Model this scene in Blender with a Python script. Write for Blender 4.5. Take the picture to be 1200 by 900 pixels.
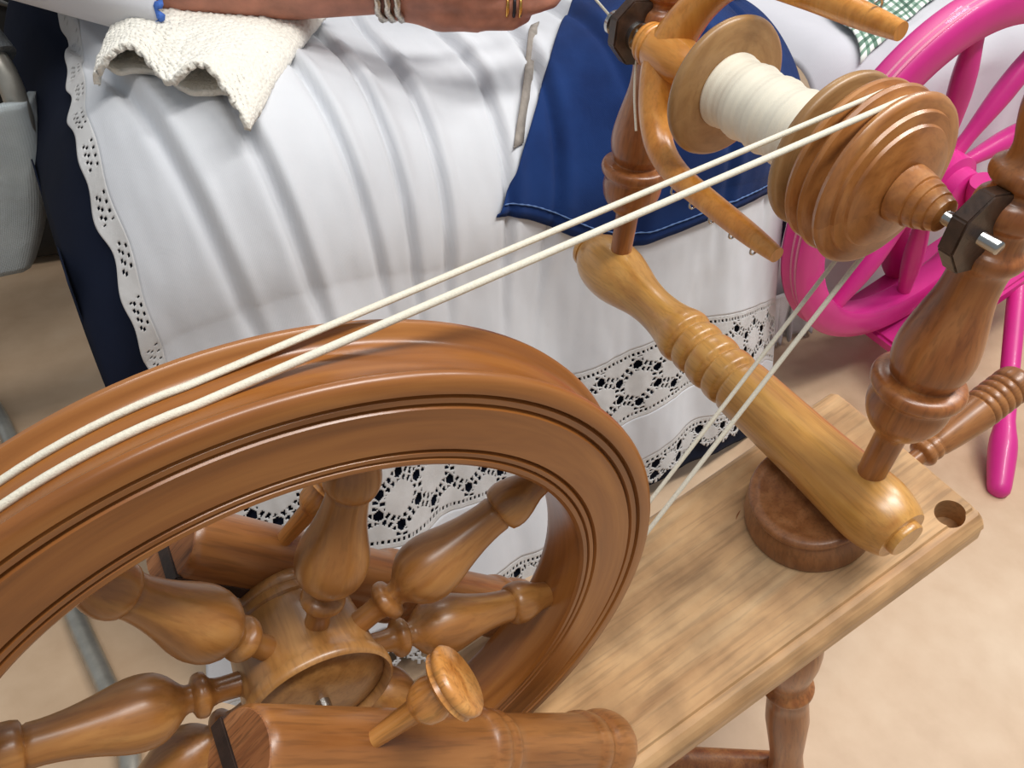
import bpy, bmesh, math, random
from mathutils import Matrix, Vector, noise
random.seed(7)
for o in list(bpy.data.objects): bpy.data.objects.remove(o)
scene = bpy.context.scene
C = scene.collection
V = Vector
PI = math.pi

# ------------------------------------------------------------------ camera
cam_d = bpy.data.cameras.new('camera'); cam = bpy.data.objects.new('camera', cam_d); C.objects.link(cam)
cam_d.sensor_width = 36.0; cam_d.sensor_fit = 'HORIZONTAL'; cam_d.lens = 960.56 / 1200 * 36; cam_d.clip_start = 0.02
right = V((0.869605, -0.490242, 0.058730)); up = V((0.293265, 0.608534, 0.737348)); back = V((-0.397219, -0.623979, 0.672955))
cam.matrix_world = Matrix(((right.x, up.x, back.x, -0.5814), (right.y, up.y, back.y, -0.1622), (right.z, up.z, back.z, 0.9961), (0, 0, 0, 1)))
scene.camera = cam
# ------------------------------------------------------------------ world and lights
scene.view_settings.view_transform = 'Standard'; scene.view_settings.look = 'None'
scene.view_settings.exposure = 0.0; scene.view_settings.gamma = 1.0
try: scene.view_settings.use_curve_mapping = False
except Exception: pass
world = bpy.data.worlds.new('hall'); scene.world = world; world.use_nodes = True
world.node_tree.nodes['Background'].inputs[0].default_value = (0.86, 0.93, 1.0, 1)
world.node_tree.nodes['Background'].inputs[1].default_value = 0.34
def area(name, loc, size, power, color=(1, .97, .93), target=None):
    d = bpy.data.lights.new(name, 'AREA'); d.shape = 'RECTANGLE'; d.size, d.size_y = size; d.energy = power; d.color = color
    o = bpy.data.objects.new(name, d); C.objects.link(o); o.location = loc
    if target: o.rotation_euler = (V(target) - V(loc)).to_track_quat('-Z', 'Y').to_euler()
    return o
area('ceiling_lamp_front_offscreen', (0.9, -0.35, 3.2), (1.5, .35), 60)
area('ceiling_lamp_left_offscreen', (-0.7, -0.5, 3.2), (1.5, .35), 34)
area('ceiling_lamp_right_offscreen', (2.6, 0.2, 3.2), (1.5, .35), 44)
area('ceiling_lamp_back_offscreen', (1.2, 2.6, 3.2), (1.5, .35), 24)

# ------------------------------------------------------------------ materials
def lin(c):
    r = []
    for v in c[:3]:
        v /= 255.0
        r.append(v / 12.92 if v <= .04045 else ((v + .055) / 1.055) ** 2.4)
    return (*r, 1)
class NT:
    def __init__(s, name):
        s.m = bpy.data.materials.new(name); s.m.use_nodes = True; s.t = s.m.node_tree
        s.b = s.t.nodes['Principled BSDF']
    def n(s, kind, **kw):
        x = s.t.nodes.new(kind)
        for k, v in kw.items():
            if k in x.inputs: x.inputs[k].default_value = v
            else: setattr(x, k, v)
        return x
    def l(s, a, b): s.t.links.new(a, b)
    def ramp(s, fac, stops):
        r = s.n('ShaderNodeValToRGB'); e = r.color_ramp.elements
        while len(e) < len(stops): e.new(.5)
        for i, (p, c) in enumerate(stops): e[i].position = p; e[i].color = c
        s.l(fac, r.inputs[0]); return r.outputs[0]
    def bump(s, h, strength, dist=.001):
        b = s.n('ShaderNodeBump'); b.inputs['Strength'].default_value = strength; b.inputs['Distance'].default_value = dist
        s.l(h, b.inputs['Height']); s.l(b.outputs[0], s.b.inputs['Normal'])
def wood(name, dark, mid, light, rough=.32, coat=.35, axis='z', k=1.0, pores=.35, radial=False, mottle=0.0):
    t = NT(name); tc = t.n('ShaderNodeTexCoord'); vec = tc.outputs['Object']
    oi = t.n('ShaderNodeObjectInfo')
    if radial:
        sx = t.n('ShaderNodeSeparateXYZ'); t.l(vec, sx.inputs[0])
        ang = t.n('ShaderNodeMath', operation='ARCTAN2'); t.l(sx.outputs[1], ang.inputs[0]); t.l(sx.outputs[0], ang.inputs[1])
        ln = t.n('ShaderNodeVectorMath', operation='LENGTH'); cx = t.n('ShaderNodeCombineXYZ')
        t.l(sx.outputs[0], cx.inputs[0]); t.l(sx.outputs[1], cx.inputs[1]); t.l(cx.outputs[0], ln.inputs[0])
        a2 = t.n('ShaderNodeMath', operation='MULTIPLY'); t.l(ang.outputs[0], a2.inputs[0]); a2.inputs[1].default_value = .02
        c2 = t.n('ShaderNodeCombineXYZ'); t.l(ln.outputs['Value'], c2.inputs[0]); t.l(sx.outputs[2], c2.inputs[1]); t.l(a2.outputs[0], c2.inputs[2])
        vec = c2.outputs[0]
    mp = t.n('ShaderNodeMapping'); s = [70 * k, 70 * k, 70 * k]; i = 'xyz'.index(axis)
    s[i] = 7 * k if not radial else 60 * k
    mp.inputs['Scale'].default_value = s; t.l(vec, mp.inputs[0])
    off = t.n('ShaderNodeVectorMath', operation='ADD'); t.l(mp.outputs[0], off.inputs[0])
    mr = t.n('ShaderNodeMath', operation='MULTIPLY'); t.l(oi.outputs['Random'], mr.inputs[0]); mr.inputs[1].default_value = 40
    t.l(mr.outputs[0], off.inputs[1])
    n1 = t.n('ShaderNodeTexNoise'); n1.inputs['Scale'].default_value = 1.0; n1.inputs['Detail'].default_value = 5; n1.inputs['Distortion'].default_value = .8
    t.l(off.outputs[0], n1.inputs['Vector'])
    col = t.ramp(n1.outputs['Fac'], [(.28, lin(dark)), (.5, lin(mid)), (.74, lin(light))])
    mp2 = t.n('ShaderNodeMapping'); s2 = [420 * k, 420 * k, 420 * k]; s2[i] = 28 * k if not radial else 300 * k; mp2.inputs['Scale'].default_value = s2; t.l(vec, mp2.inputs[0])
    n2 = t.n('ShaderNodeTexNoise'); n2.inputs['Scale'].default_value = 1.0; n2.inputs['Detail'].default_value = 2; t.l(mp2.outputs[0], n2.inputs['Vector'])
    pr = t.ramp(n2.outputs['Fac'], [(.36, (1 - pores, 1 - pores, 1 - pores, 1)), (.5, (1, 1, 1, 1))])
    mx = t.n('ShaderNodeMix', data_type='RGBA', blend_type='MULTIPLY'); mx.inputs['Factor'].default_value = 1
    t.l(col, mx.inputs[6]); t.l(pr, mx.inputs[7]); out = mx.outputs[2]
    if mottle:
        n3 = t.n('ShaderNodeTexNoise'); n3.inputs['Scale'].default_value = 22; n3.inputs['Detail'].default_value = 6; t.l(tc.outputs['Object'], n3.inputs['Vector'])
        r3 = t.ramp(n3.outputs['Fac'], [(.33, (1 - mottle, 1 - mottle * 1.05, 1 - mottle * 1.1, 1)), (.62, (1.0, 1.0, 1.0, 1))])
        m3 = t.n('ShaderNodeMix', data_type='RGBA', blend_type='MULTIPLY'); m3.inputs['Factor'].default_value = 1
        t.l(out, m3.inputs[6]); t.l(r3, m3.inputs[7]); out = m3.outputs[2]
    t.l(out, t.b.inputs['Base Color'])
    t.b.inputs['Roughness'].default_value = rough; t.b.inputs['Coat Weight'].default_value = coat; t.b.inputs['Coat Roughness'].default_value = .24
    t.bump(n2.outputs['Fac'], .12, .0006)
    return t.m
def plain(name, col, rough=.5, metal=0, var=.06, scale=60, bump=0, bscale=300, bdist=.001, coat=0, sheen=0, sub=0):
    t = NT(name); tc = t.n('ShaderNodeTexCoord')
    n = t.n('ShaderNodeTexNoise'); n.inputs['Scale'].default_value = scale; n.inputs['Detail'].default_value = 4; t.l(tc.outputs['Object'], n.inputs['Vector'])
    c = lin(col); t.l(t.ramp(n.outputs['Fac'], [(.3, tuple(max(0, v * (1 - var * 2)) for v in c[:3]) + (1,)), (.7, tuple(min(1, v * (1 + var)) for v in c[:3]) + (1,))]), t.b.inputs['Base Color'])
    t.b.inputs['Roughness'].default_value = rough; t.b.inputs['Metallic'].default_value = metal; t.b.inputs['Coat Weight'].default_value = coat
    if sheen: t.b.inputs['Sheen Weight'].default_value = sheen
    if sub:
        t.b.inputs['Subsurface Weight'].default_value = sub; t.b.inputs['Subsurface Radius'].default_value = (.01, .004, .002)
    if bump:
        n2 = t.n('ShaderNodeTexNoise'); n2.inputs['Scale'].default_value = bscale; n2.inputs['Detail'].default_value = 3; t.l(tc.outputs['Object'], n2.inputs['Vector'])
        t.bump(n2.outputs['Fac'], bump, bdist)
    return t.m
def woven(name, col, col2, freq=900, rough=.8, var=.12, scale=9, bump=.35, diag=False, sheen=.15):
    """cloth: crossed fine threads plus a broad mottling of the dye"""
    t = NT(name); tc = t.n('ShaderNodeTexCoord')
    uv = tc.outputs['UV']
    w = []
    for d in ('X', 'Y'):
        x = t.n('ShaderNodeTexWave', wave_type='BANDS', bands_direction='DIAGONAL' if (diag and d == 'X') else d)
        x.inputs['Scale'].default_value = freq; x.inputs['Distortion'].default_value = 1.2; x.inputs['Detail'].default_value = 2; x.inputs['Detail Scale'].default_value = 1.5
        t.l(uv, x.inputs['Vector']); w.append(x)
    mx = t.n('ShaderNodeMath', operation='MAXIMUM'); t.l(w[0].outputs['Fac'], mx.inputs[0]); t.l(w[1].outputs['Fac'], mx.inputs[1])
    n = t.n('ShaderNodeTexNoise'); n.inputs['Scale'].default_value = scale; n.inputs['Detail'].default_value = 7; t.l(tc.outputs['Object'], n.inputs['Vector'])
    a = t.n('ShaderNodeMath', operation='MULTIPLY_ADD'); a.inputs[0].default_value = .7; a.inputs[1].default_value = .35; t.l(n.outputs['Fac'], a.inputs[2])
    if diag: t.l(mx.outputs[0], a.inputs[0])
    t.l(t.ramp(a.outputs[0], [(.45, lin(col2)), (.95, lin(col))]), t.b.inputs['Base Color'])
    t.b.inputs['Roughness'].default_value = rough; t.b.inputs['Sheen Weight'].default_value = sheen; t.b.inputs['Specular IOR Level'].default_value = .2
    wn = t.n('ShaderNodeTexNoise'); wn.inputs['Scale'].default_value = 38; wn.inputs['Detail'].default_value = 5; wn.inputs['Distortion'].default_value = 1.0; t.l(tc.outputs['Object'], wn.inputs['Vector'])
    hh = t.n('ShaderNodeMath', operation='MULTIPLY_ADD'); t.l(wn.outputs['Fac'], hh.inputs[0]); hh.inputs[1].default_value = 5.0; t.l(mx.outputs[0], hh.inputs[2])
    t.bump(hh.outputs[0], bump, .0006)
    return t.m
M = {}
M['rim'] = wood('turned_rim_wood', (118, 68, 25), (146, 89, 37), (168, 110, 52), rough=.32, coat=.35, radial=True, pores=.05)
M['hub'] = wood('hub_wood', (138, 92, 46), (162, 114, 62), (182, 134, 78), rough=.35, coat=.4, pores=.15)
M['spoke'] = wood('spoke_wood', (134, 84, 38), (160, 106, 52), (182, 130, 70), rough=.36, coat=.3, pores=.12)
M['gold'] = wood('golden_wood', (182, 124, 56), (200, 146, 72), (214, 164, 90), rough=.32, coat=.4, pores=.14, mottle=.14)
M['red'] = wood('reddish_turned_wood', (138, 78, 34), (162, 98, 48), (180, 118, 64), rough=.34, coat=.35, pores=.2, mottle=.14)
M['post'] = wood('post_wood', (128, 76, 34), (152, 98, 50), (172, 116, 64), rough=.36, coat=.3, pores=.22, mottle=.1)
M['peg'] = wood('peg_wood', (160, 98, 40), (198, 134, 66), (214, 156, 88), rough=.3, coat=.4, pores=.25)
M['drum'] = wood('dark_drum_wood', (124, 74, 38), (146, 94, 54), (166, 114, 72), rough=.42, coat=.25, pores=.2, mottle=.16)
M['bench'] = wood('bench_board_wood', (184, 140, 94), (206, 164, 116), (220, 184, 138), rough=.45, coat=.15, axis='x', k=.55, pores=.2, mottle=.36)
M['leg'] = wood('leg_wood', (120, 66, 30), (150, 92, 46), (174, 116, 64), rough=.35, coat=.3, pores=.25)
M['flyer'] = wood('flyer_wood', (196, 122, 44), (216, 144, 62), (228, 162, 82), rough=.3, coat=.35, pores=.1)
M['flange'] = wood('pale_flange_wood', (146, 106, 64), (166, 126, 80), (182, 144, 96), rough=.4, coat=.25, radial=True, pores=.08)
M['whorl'] = wood('whorl_wood', (146, 90, 42), (172, 112, 58), (190, 132, 74), rough=.33, coat=.4, radial=True, pores=.12)
M['endgrain'] = wood('end_grain_wood', (120, 70, 36), (152, 96, 54), (184, 128, 84), rough=.6, coat=.05, pores=.4, k=2.2, axis='y')
M['leather'] = plain('dark_leather', (52, 36, 28), .55, var=.25, scale=90, bump=.3)
M['darkwood'] = plain('dark_bearing_block', (62, 42, 30), .45, var=.3, scale=120, bump=.25, coat=.2)
M['steel'] = plain('polished_steel', (178, 178, 176), .22, metal=1, var=.05)
M['string'] = plain('cotton_drive_cord', (228, 222, 204), .8, var=.06, scale=900, bump=.5, bscale=1500, bdist=.0005)
M['hole'] = plain('hole_wood', (120, 88, 48), .7, var=.2)

# ------------------------------------------------------------------ helpers
def tag(o, label=None, cat=None, group=None, kind=None):
    if label: o['label'] = label
    if cat: o['category'] = cat
    if group: o['group'] = group
    if kind: o['kind'] = kind
    return o
def empty(name, loc=(0, 0, 0), rz=0):
    o = bpy.data.objects.new(name, None); C.objects.link(o); o.empty_display_size = .05
    o.matrix_world = Matrix.Translation(loc) @ Matrix.Rotation(rz, 4, 'Z'); return o
WM = {}
def link(name, me, mat, parent=None, world=None):
    """link a mesh; `world` is its world matrix; kept even under a parent"""
    if mat is not None and not me.materials: me.materials.append(mat)
    o = bpy.data.objects.new(name, me); C.objects.link(o)
    w = world.copy() if world is not None else Matrix()
    WM[o] = w
    if parent is not None:
        o.parent = parent; o.matrix_parent_inverse = Matrix()
        pw = WM.get(parent, parent.matrix_world)
        o.matrix_local = pw.inverted() @ w
    else: o.matrix_world = w
    return o
def finish(bm, name, smooth=None):
    me = bpy.data.meshes.new(name); bmesh.ops.recalc_face_normals(bm, faces=bm.faces); bm.to_mesh(me); bm.free()
    if smooth is not None:
        me.polygons.foreach_set('use_smooth', [True] * len(me.polygons))
        if smooth < PI: 
            bm2 = bmesh.new(); bm2.from_mesh(me)
            for e in bm2.edges:
                if len(e.link_faces) == 2 and e.calc_face_angle(0) > smooth: e.smooth = False
            bm2.to_mesh(me); bm2.free()
    return me
def basis(P, d, x=None):
    z = V(d).normalized(); x = V(x) if x else (V((1, 0, 0)) if abs(z.x) < .9 else V((0, 1, 0)))
    x = (x - z * x.dot(z)).normalized(); y = z.cross(x)
    return Matrix(((x.x, y.x, z.x, P[0]), (x.y, y.y, z.y, P[1]), (x.z, y.z, z.z, P[2]), (0, 0, 0, 1)))
def soften(prof, n=3, keep=.35):
    """Catmull-Rom through lathe profile points"""
    out = []
    P = [V((a, b)) for a, b in prof]
    for i in range(len(P) - 1):
        p0 = P[max(i - 1, 0)]; p1 = P[i]; p2 = P[i + 1]; p3 = P[min(i + 2, len(P) - 1)]
        L = (p2 - p1).length
        for k in range(n):
            t = k / n
            m1 = (p2 - p0) * .5; m2 = (p3 - p1) * .5
            if m1.length > L: m1 = m1.normalized() * L
            if m2.length > L: m2 = m2.normalized() * L
            q = p1 * (2 * t ** 3 - 3 * t * t + 1) + m1 * (t ** 3 - 2 * t * t + t) + p2 * (-2 * t ** 3 + 3 * t * t) + m2 * (t ** 3 - t * t)
            out.append((q.x, max(q.y, 0)))
    out.append(tuple(P[-1])); return out
def lathe_mesh(name, prof, seg=48, closed=False, smooth=.9, soft=0):
    """prof: (s along local Z, radius)"""
    if soft: prof = soften(prof, soft)
    bm = bmesh.new(); rings = []
    for s, r in prof:
        if r < 1e-5: rings.append([bm.verts.new((0, 0, s))])
        else: rings.append([bm.verts.new((r * math.cos(2 * PI * k / seg), r * math.sin(2 * PI * k / seg), s)) for k in range(seg)])
    pairs = list(zip(rings[:-1], rings[1:]))
    if closed: pairs.append((rings[-1], rings[0]))
    for a, b in pairs:
        for k in range(seg):
            k2 = (k + 1) % seg
            if len(a) == 1 and len(b) == 1: continue
            if len(a) == 1: bm.faces.new((a[0], b[k2], b[k]))
            elif len(b) == 1: bm.faces.new((a[k], a[k2], b[0]))
            else: bm.faces.new((a[k], a[k2], b[k2], b[k]))
    if not closed:
        for R_ in (rings[0], rings[-1]):
            if len(R_) > 2: bm.faces.new(R_)
    return finish(bm, name, smooth)
def tube_mesh(name, pts, r, seg=10, closed=False, smooth=1.2):
    bm = bmesh.new(); pts = [V(p) for p in pts]; n = len(pts); rings = []
    rr = r if hasattr(r, '__len__') else [r] * n
    prev = None
    for i, p in enumerate(pts):
        a = pts[(i - 1) % n] if (closed or i > 0) else p; b = pts[(i + 1) % n] if (closed or i < n - 1) else p
        t = (b - a).normalized()
        if prev is None: x = t.orthogonal().normalized()
        else: x = (prev - t * prev.dot(t)).normalized()
        prev = x; y = t.cross(x)
        rings.append([bm.verts.new(p + (x * math.cos(2 * PI * k / seg) + y * math.sin(2 * PI * k / seg)) * rr[i]) for k in range(seg)])
    m = n if closed else n - 1
    for i in range(m):
        A = rings[i]; B = rings[(i + 1) % n]; sh = 0
        if closed and i == n - 1:
            sh = min(range(seg), key=lambda q: (A[0].co - B[q].co).length)
        for k in range(seg): bm.faces.new((A[k], A[(k + 1) % seg], B[(k + 1 + sh) % seg], B[(k + sh) % seg]))
    if not closed: bm.faces.new(rings[0]); bm.faces.new(rings[-1])
    return finish(bm, name, smooth)
def spline(pts, n=8, closed=False):
    P = [V(p) for p in pts]; out = []; N = len(P)
    for i in range(N if closed else N - 1):
        g = (lambda k: P[k % N]) if closed else (lambda k: P[min(max(k, 0), N - 1)])
        p0, p1, p2, p3 = g(i - 1), g(i), g(i + 1), g(i + 2)
        for k in range(n):
            t = k / n
            out.append(.5 * ((2 * p1) + (p2 - p0) * t + (2 * p0 - 5 * p1 + 4 * p2 - p3) * t * t + (3 * p1 - p0 - 3 * p2 + p3) * t ** 3))
    if not closed: out.append(P[-1])
    return out
def prism_mesh(name, outline, h, bevel=0.0):
    bm = bmesh.new(); a = [bm.verts.new((x, y, -h / 2)) for x, y in outline]; b = [bm.verts.new((x, y, h / 2)) for x, y in outline]
    bm.faces.new(a[::-1]); bm.faces.new(b)
    for i in range(len(a)): j = (i + 1) % len(a); bm.faces.new((a[i], a[j], b[j], b[i]))
    if bevel: bmesh.ops.bevel(bm, geom=bm.edges[:], offset=bevel, segments=2, affect='EDGES')
    return finish(bm, name, .6)
def box_mesh(name, sx, sy, sz, bevel=0.0):
    return prism_mesh(name, [(-sx / 2, -sy / 2), (sx / 2, -sy / 2), (sx / 2, sy / 2), (-sx / 2, sy / 2)], sz, bevel)
def grid_mesh(name, nu, nv, fn, hole=None, smooth=True, uvs=None):
    """surface fn(i/nu, j/nv) -> point; faces where hole(u, v) is true are left out"""
    verts = []; uvl = []
    for j in range(nv + 1):
        for i in range(nu + 1):
            verts.append(tuple(fn(i / nu, j / nv)))
    faces = []
    for j in range(nv):
        for i in range(nu):
            if hole and hole((i + .5) / nu, (j + .5) / nv): continue
            a = j * (nu + 1) + i; faces.append((a, a + 1, a + nu + 2, a + nu + 1))
    me = bpy.data.meshes.new(name); me.from_pydata(verts, [], faces); me.validate()
    if smooth: me.polygons.foreach_set('use_smooth', [True] * len(me.polygons))
    uv = me.uv_layers.new(name='uv'); sc = uvs or (1, 1)
    for lp in me.loops:
        i = lp.vertex_index % (nu + 1); j = lp.vertex_index // (nu + 1); uv.data[lp.index].uv = (i / nu * sc[0], j / nv * sc[1])
    return me
def solid(o, t, offset=0):
    m = o.modifiers.new('thickness', 'SOLIDIFY'); m.thickness = t; m.offset = offset; return o

# ------------------------------------------------------------------ floor
def floor_mat():
    t = NT('worn_beige_floor'); tc = t.n('ShaderNodeTexCoord')
    a = t.n('ShaderNodeTexNoise'); a.inputs['Scale'].default_value = 2.2; a.inputs['Detail'].default_value = 7; a.inputs['Roughness'].default_value = .6; t.l(tc.outputs['Object'], a.inputs['Vector'])
    b = t.n('ShaderNodeTexNoise'); b.inputs['Scale'].default_value = 18; b.inputs['Detail'].default_value = 5; t.l(tc.outputs['Object'], b.inputs['Vector'])
    m = t.n('ShaderNodeMath', operation='MULTIPLY_ADD'); t.l(b.outputs['Fac'], m.inputs[0]); m.inputs[1].default_value = .35; t.l(a.outputs['Fac'], m.inputs[2])
    t.l(t.ramp(m.outputs[0], [(.45, lin((176, 146, 116))), (.68, lin((196, 168, 138))), (.9, lin((210, 186, 158)))]), t.b.inputs['Base Color'])
    t.b.inputs['Roughness'].default_value = .42
    t.bump(b.outputs['Fac'], .05, .001)
    return t.m
bm = bmesh.new(); bmesh.ops.create_grid(bm, x_segments=4, y_segments=4, size=5)
tag(link('floor', finish(bm, 'floor'), floor_mat(), None, Matrix.Translation((0, 2, 0))), kind='structure')

# ================================================================== the spinning wheel
TH = math.radians(20.903); H = .48
BM = Matrix.Translation((0, 0, H)) @ Matrix(((math.cos(TH), 0, -math.sin(TH), 0), (0, 1, 0, 0), (math.sin(TH), 0, math.cos(TH), 0), (0, 0, 0, 1)))
sw = empty('spinning_wheel', (-.3, .09, 0))
tag(sw, 'brown varnished wooden spinning wheel with sloping bench, large wheel and cream bobbin', 'spinning wheel')
def part(name, me, mat, local=None, parent=sw): return link(name, me, mat, parent, BM @ (local if local is not None else Matrix()))
XM, ZM = -.0889, .058; XF, ZF = -.0248, .3037; XC, ZC = -.4856, .2502; YN = .0745
W = .18
# bench board: moulded long edges, a peg hole through the corner
sec = [(.0150, 0), (.0138, -.0032), (.0122, -.0032), (.008, -.0035), (.004, -.0065), (.001, -.011), (0, -.016), (.0012, -.0185), (.0012, -.036)]
outline = sec[::-1] + [(W - y, z) for y, z in sec]
bm = bmesh.new()
loops = []
for x in (-.66, -.0025, 0):
    sh = .0 if x < -.001 else .0025
    loops.append([bm.verts.new((x, y + (sh if y < W / 2 else -sh) , z - (sh if z > -.001 else 0))) for y, z in outline])
for a, b in zip(loops[:-1], loops[1:]):
    for i in range(len(a)): j = (i + 1) % len(a); bm.faces.new((a[i], a[j], b[j], b[i]))
bm.faces.new(loops[0]); bm.faces.new(loops[-1])
bench_me = finish(bm, 'bench')
cut = bpy.data.objects.new('cut', lathe_mesh('cut', [(-.031, .0122), (.1, .0122)], 32)); C.objects.link(cut); cut.location = (-.0195, .0215, 0)
tmp = bpy.data.objects.new('tmp', bench_me); C.objects.link(tmp)
md = tmp.modifiers.new('b', 'BOOLEAN'); md.object = cut; md.operation = 'DIFFERENCE'; md.solver = 'EXACT'
dg = bpy.context.evaluated_depsgraph_get(); dg.update()
me = bpy.data.meshes.new_from_object(tmp.evaluated_get(dg)); me.name = 'bench'
bpy.data.objects.remove(tmp); bpy.data.objects.remove(cut)
me.materials.clear()
part('bench', me, M['bench'])
# block under the mother of all
part('swivel_block', lathe_mesh('swivel_block', [(0, .052), (.001, .0548), (.006, .0552), (.016, .0538), (.026, .0508), (.030, .0492), (.0315, .0482), (.033, .0500), (.036, .0504), (.0385, .0492), (.0395, .0470), (.0392, .0405), (.0378, .0392), (.0378, 0)], 64, soft=0), M['drum'], Matrix.Translation((-.108, .090, 0)))
# mother of all
moa = [(.0, .0), (.0, .0), (.000, .0225), (.006, .0258), (.018, .0295), (.03, .031), (.05, .0305), (.09, .0288), (.14, .028), (.178, .0278), (.188, .0272), (.1925, .0232), (.197, .0268), (.204, .0276), (.2105, .0268), (.2145, .0228), (.219, .0268), (.227, .0278), (.235, .0265), (.239, .0226), (.243, .0262), (.25, .0272), (.2565, .0258), (.26, .0230), (.264, .0272), (.270, .0282), (.276, .0272), (.285, .0245), (.30, .0218), (.32, .0208), (.34, .0228), (.36, .0275), (.38, .0318), (.40, .0322), (.415, .0295), (.428, .0235), (.434, .0195), (.434, .021), (.44, .0205), (.442, 0)]
mo = part('mother_of_all', lathe_mesh('mother_of_all', moa[2:], 56, soft=3), M['gold'], basis((XM, .0135, ZM), (0, 1, 0)))
part('end_button', lathe_mesh('end_button', [(-.006, 0), (-.006, .0148), (-.0045, .0158), (0, .0158), (.003, .015)], 32), M['gold'], basis((XM, .0135, ZM), (0, 1, 0)), mo)
# maidens
MD = V((math.sin(TH), 0, math.cos(TH)))
maiden = [(.0, .0105), (.055, .0112), (.074, .0118), (.078, .016), (.084, .0215), (.094, .0268), (.104, .0287), (.113, .0280), (.116, .0290), (.119, .0318), (.123, .0328), (.127, .0318), (.129, .0285), (.1305, .0225), (.134, .0232), (.14, .0256), (.148, .0270), (.157, .0270), (.17, .0250), (.185, .0218), (.20, .0186), (.214, .0176), (.222, .0182), (.228, .0215), (.232, .0228), (.236, .0222), (.24, .0182), (.246, .0174), (.252, .0178), (.257, .0214), (.263, .0228), (.269, .0214), (.273, .0170), (.277, .0172), (.281, .0212), (.285, .0222), (.289, .0212), (.293, .0165), (.30, .0158), (.312, .0192), (.325, .0215), (.337, .0195), (.347, .013), (.352, .005), (.353, 0)]
mm = lathe_mesh('maiden', maiden, 48, soft=3)
oct_ = [(math.cos(2 * PI * (k + .5) / 8) * (.027 if k in (0, 7, 3, 4) else .027) , math.sin(2 * PI * (k + .5) / 8) * .030) for k in range(8)]
for y, name in ((.0575, 'near'), (.3985, 'far')):
    mdn = part('maiden', mm, M['red'], basis((XM, y, ZM), MD, (0, 1, 0)))
    part('bearing_block', prism_mesh('bearing_block', oct_, .011, .0012), M['darkwood'], basis((XF + .004, y, ZF), (0, -1, 0), (.9, 0, .35)), mdn)
# tension screw at the end of the board
scr = [(-.01, .008), (.012, .008), (.014, .0125), (.018, .0135), (.022, .0118), (.024, .0128), (.028, .0128), (.030, .0118), (.034, .0132), (.05, .0152), (.07, .0172), (.083, .018)]
for q in range(5): scr += [(.0845 + q * .0085, .0181), (.0865 + q * .0085, .0165), (.0885 + q * .0085, .0182)]
scr += [(.128, .0182), (.134, .017), (.139, .0125), (.141, .005), (.1415, 0)]
part('tension_screw', lathe_mesh('tension_screw', scr, 40, soft=2), M['post'], basis((0, .081, -.017), (1, .03, 0)))
# wheel posts
PD = V((-.145, 0, .33)); PLn = PD.length; PD.normalize(); PN = V((PD.z, 0, -PD.x))
post = [(-.004, .020), (.0, .0225), (.008, .0262), (.018, .0278), (.028, .0268), (.034, .0238), (.037, .0228), (.040, .0245), (.050, .0262), (.056, .0255), (.059, .0242), (.066, .0238), (.10, .0232), (.14, .0226), (.158, .0224), (.161, .0240), (.166, .0252), (.171, .0240), (.174, .0252), (.180, .0268), (.187, .0262), (.191, .0236), (.2, .0232), (.24, .0235), (.30, .0238), (PLn - .006, .024), (PLn, .0222), (PLn, 0)]
pm = lathe_mesh('wheel_post', post, 48, soft=2)
for y in (.030, .166):
    po = part('wheel_post', pm, M['post'], basis((-.362, y, 0), PD, (0, 1, 0)))
    top = V((-.362, y, 0)) + PD * PLn
    part('post_end', lathe_mesh('post_end', [(0, .0222), (.0006, .0218), (.0006, 0)], 32), M['endgrain'], basis(top, PD, (0, 1, 0)), po)
    part('leather_bearing', box_mesh('leather_bearing', .009, .049, .06, .0008), M['leather'], basis(top - PD * .0285 - PN * .006, PD, PN), po)
    sgn = 1 if y > .1 else -1
    base = V((-.362, y, 0)) + PD * (PLn - .062) + V((0, -.004, 0))
    d = V((.98, -.10, .22)).normalized() if sgn < 0 else PN
    peg = [(.010, .0042), (.048, .0062), (.05, .0085), (.054, .0112), (.060, .012), (.066, .0105), (.0672, .0115), (.0685, .0165), (.0705, .0190), (.0728, .0180), (.0738, .0195), (.0770, .0198), (.0790, .0180), (.0790, .0)]
    part('axle_peg', lathe_mesh('axle_peg', peg, 32), M['peg'], basis(base, d), po)
# drive wheel: moulded rim, hub, spokes
WB = basis((XC, YN, ZC), (0, 1, 0))
RW = .0467
rimp = [(.0075, .1764), (.0028, .1772), (.0012, .1792), (.0012, .1818), (.0030, .1828), (.0012, .1838), (.0010, .1862), (.0034, .1874), (.0008, .1888), (.0006, .2132), (.0034, .2146), (.0012, .2160), (.0008, .2192), (.0030, .2204), (.0003, .2218), (.0000, .2285), (.0012, .2306), (.0030, .2318), (.0048, .2319), (.0064, .2308), (.0085, .2282), (.0130, .2262), (.0180, .2252), (.0230, .2246), (.0290, .2244), (.0340, .2245), (.0370, .2256), (.0392, .2285), (.0404, .2310), (.0420, .2320), (.0448, .2315), (.0462, .2292), (.0467, .2250), (.0467, .1900), (.0455, .1800), (.0420, .1768), (.0380, .1760)]
dw = part('drive_wheel', lathe_mesh('drive_wheel', rimp, 160, closed=True, smooth=.62), M['rim'], WB)
hubp = [(-.002, 0), (-.002, .0235), (.003, .0385), (.0045, .0405), (-.0005, .0415), (-.002, .0425), (-.001, .0440), (.002, .0446), (.006, .0440), (.0085, .0418), (.016, .0405), (.024, .0400), (.040, .0395), (.050, .0385), (.0515, .0372), (.053, .0385), (.058, .0375), (.0595, .0362), (.061, .0372), (.068, .035), (.076, .028), (.080, .018), (.0805, 0)]
part('hub', lathe_mesh('hub', hubp, 64), M['hub'], WB, dw)
part('axle', lathe_mesh('axle', [(-.07, .0045), (-.07, .0045), (.118, .0045)], 20), M['steel'], WB, dw)
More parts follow.
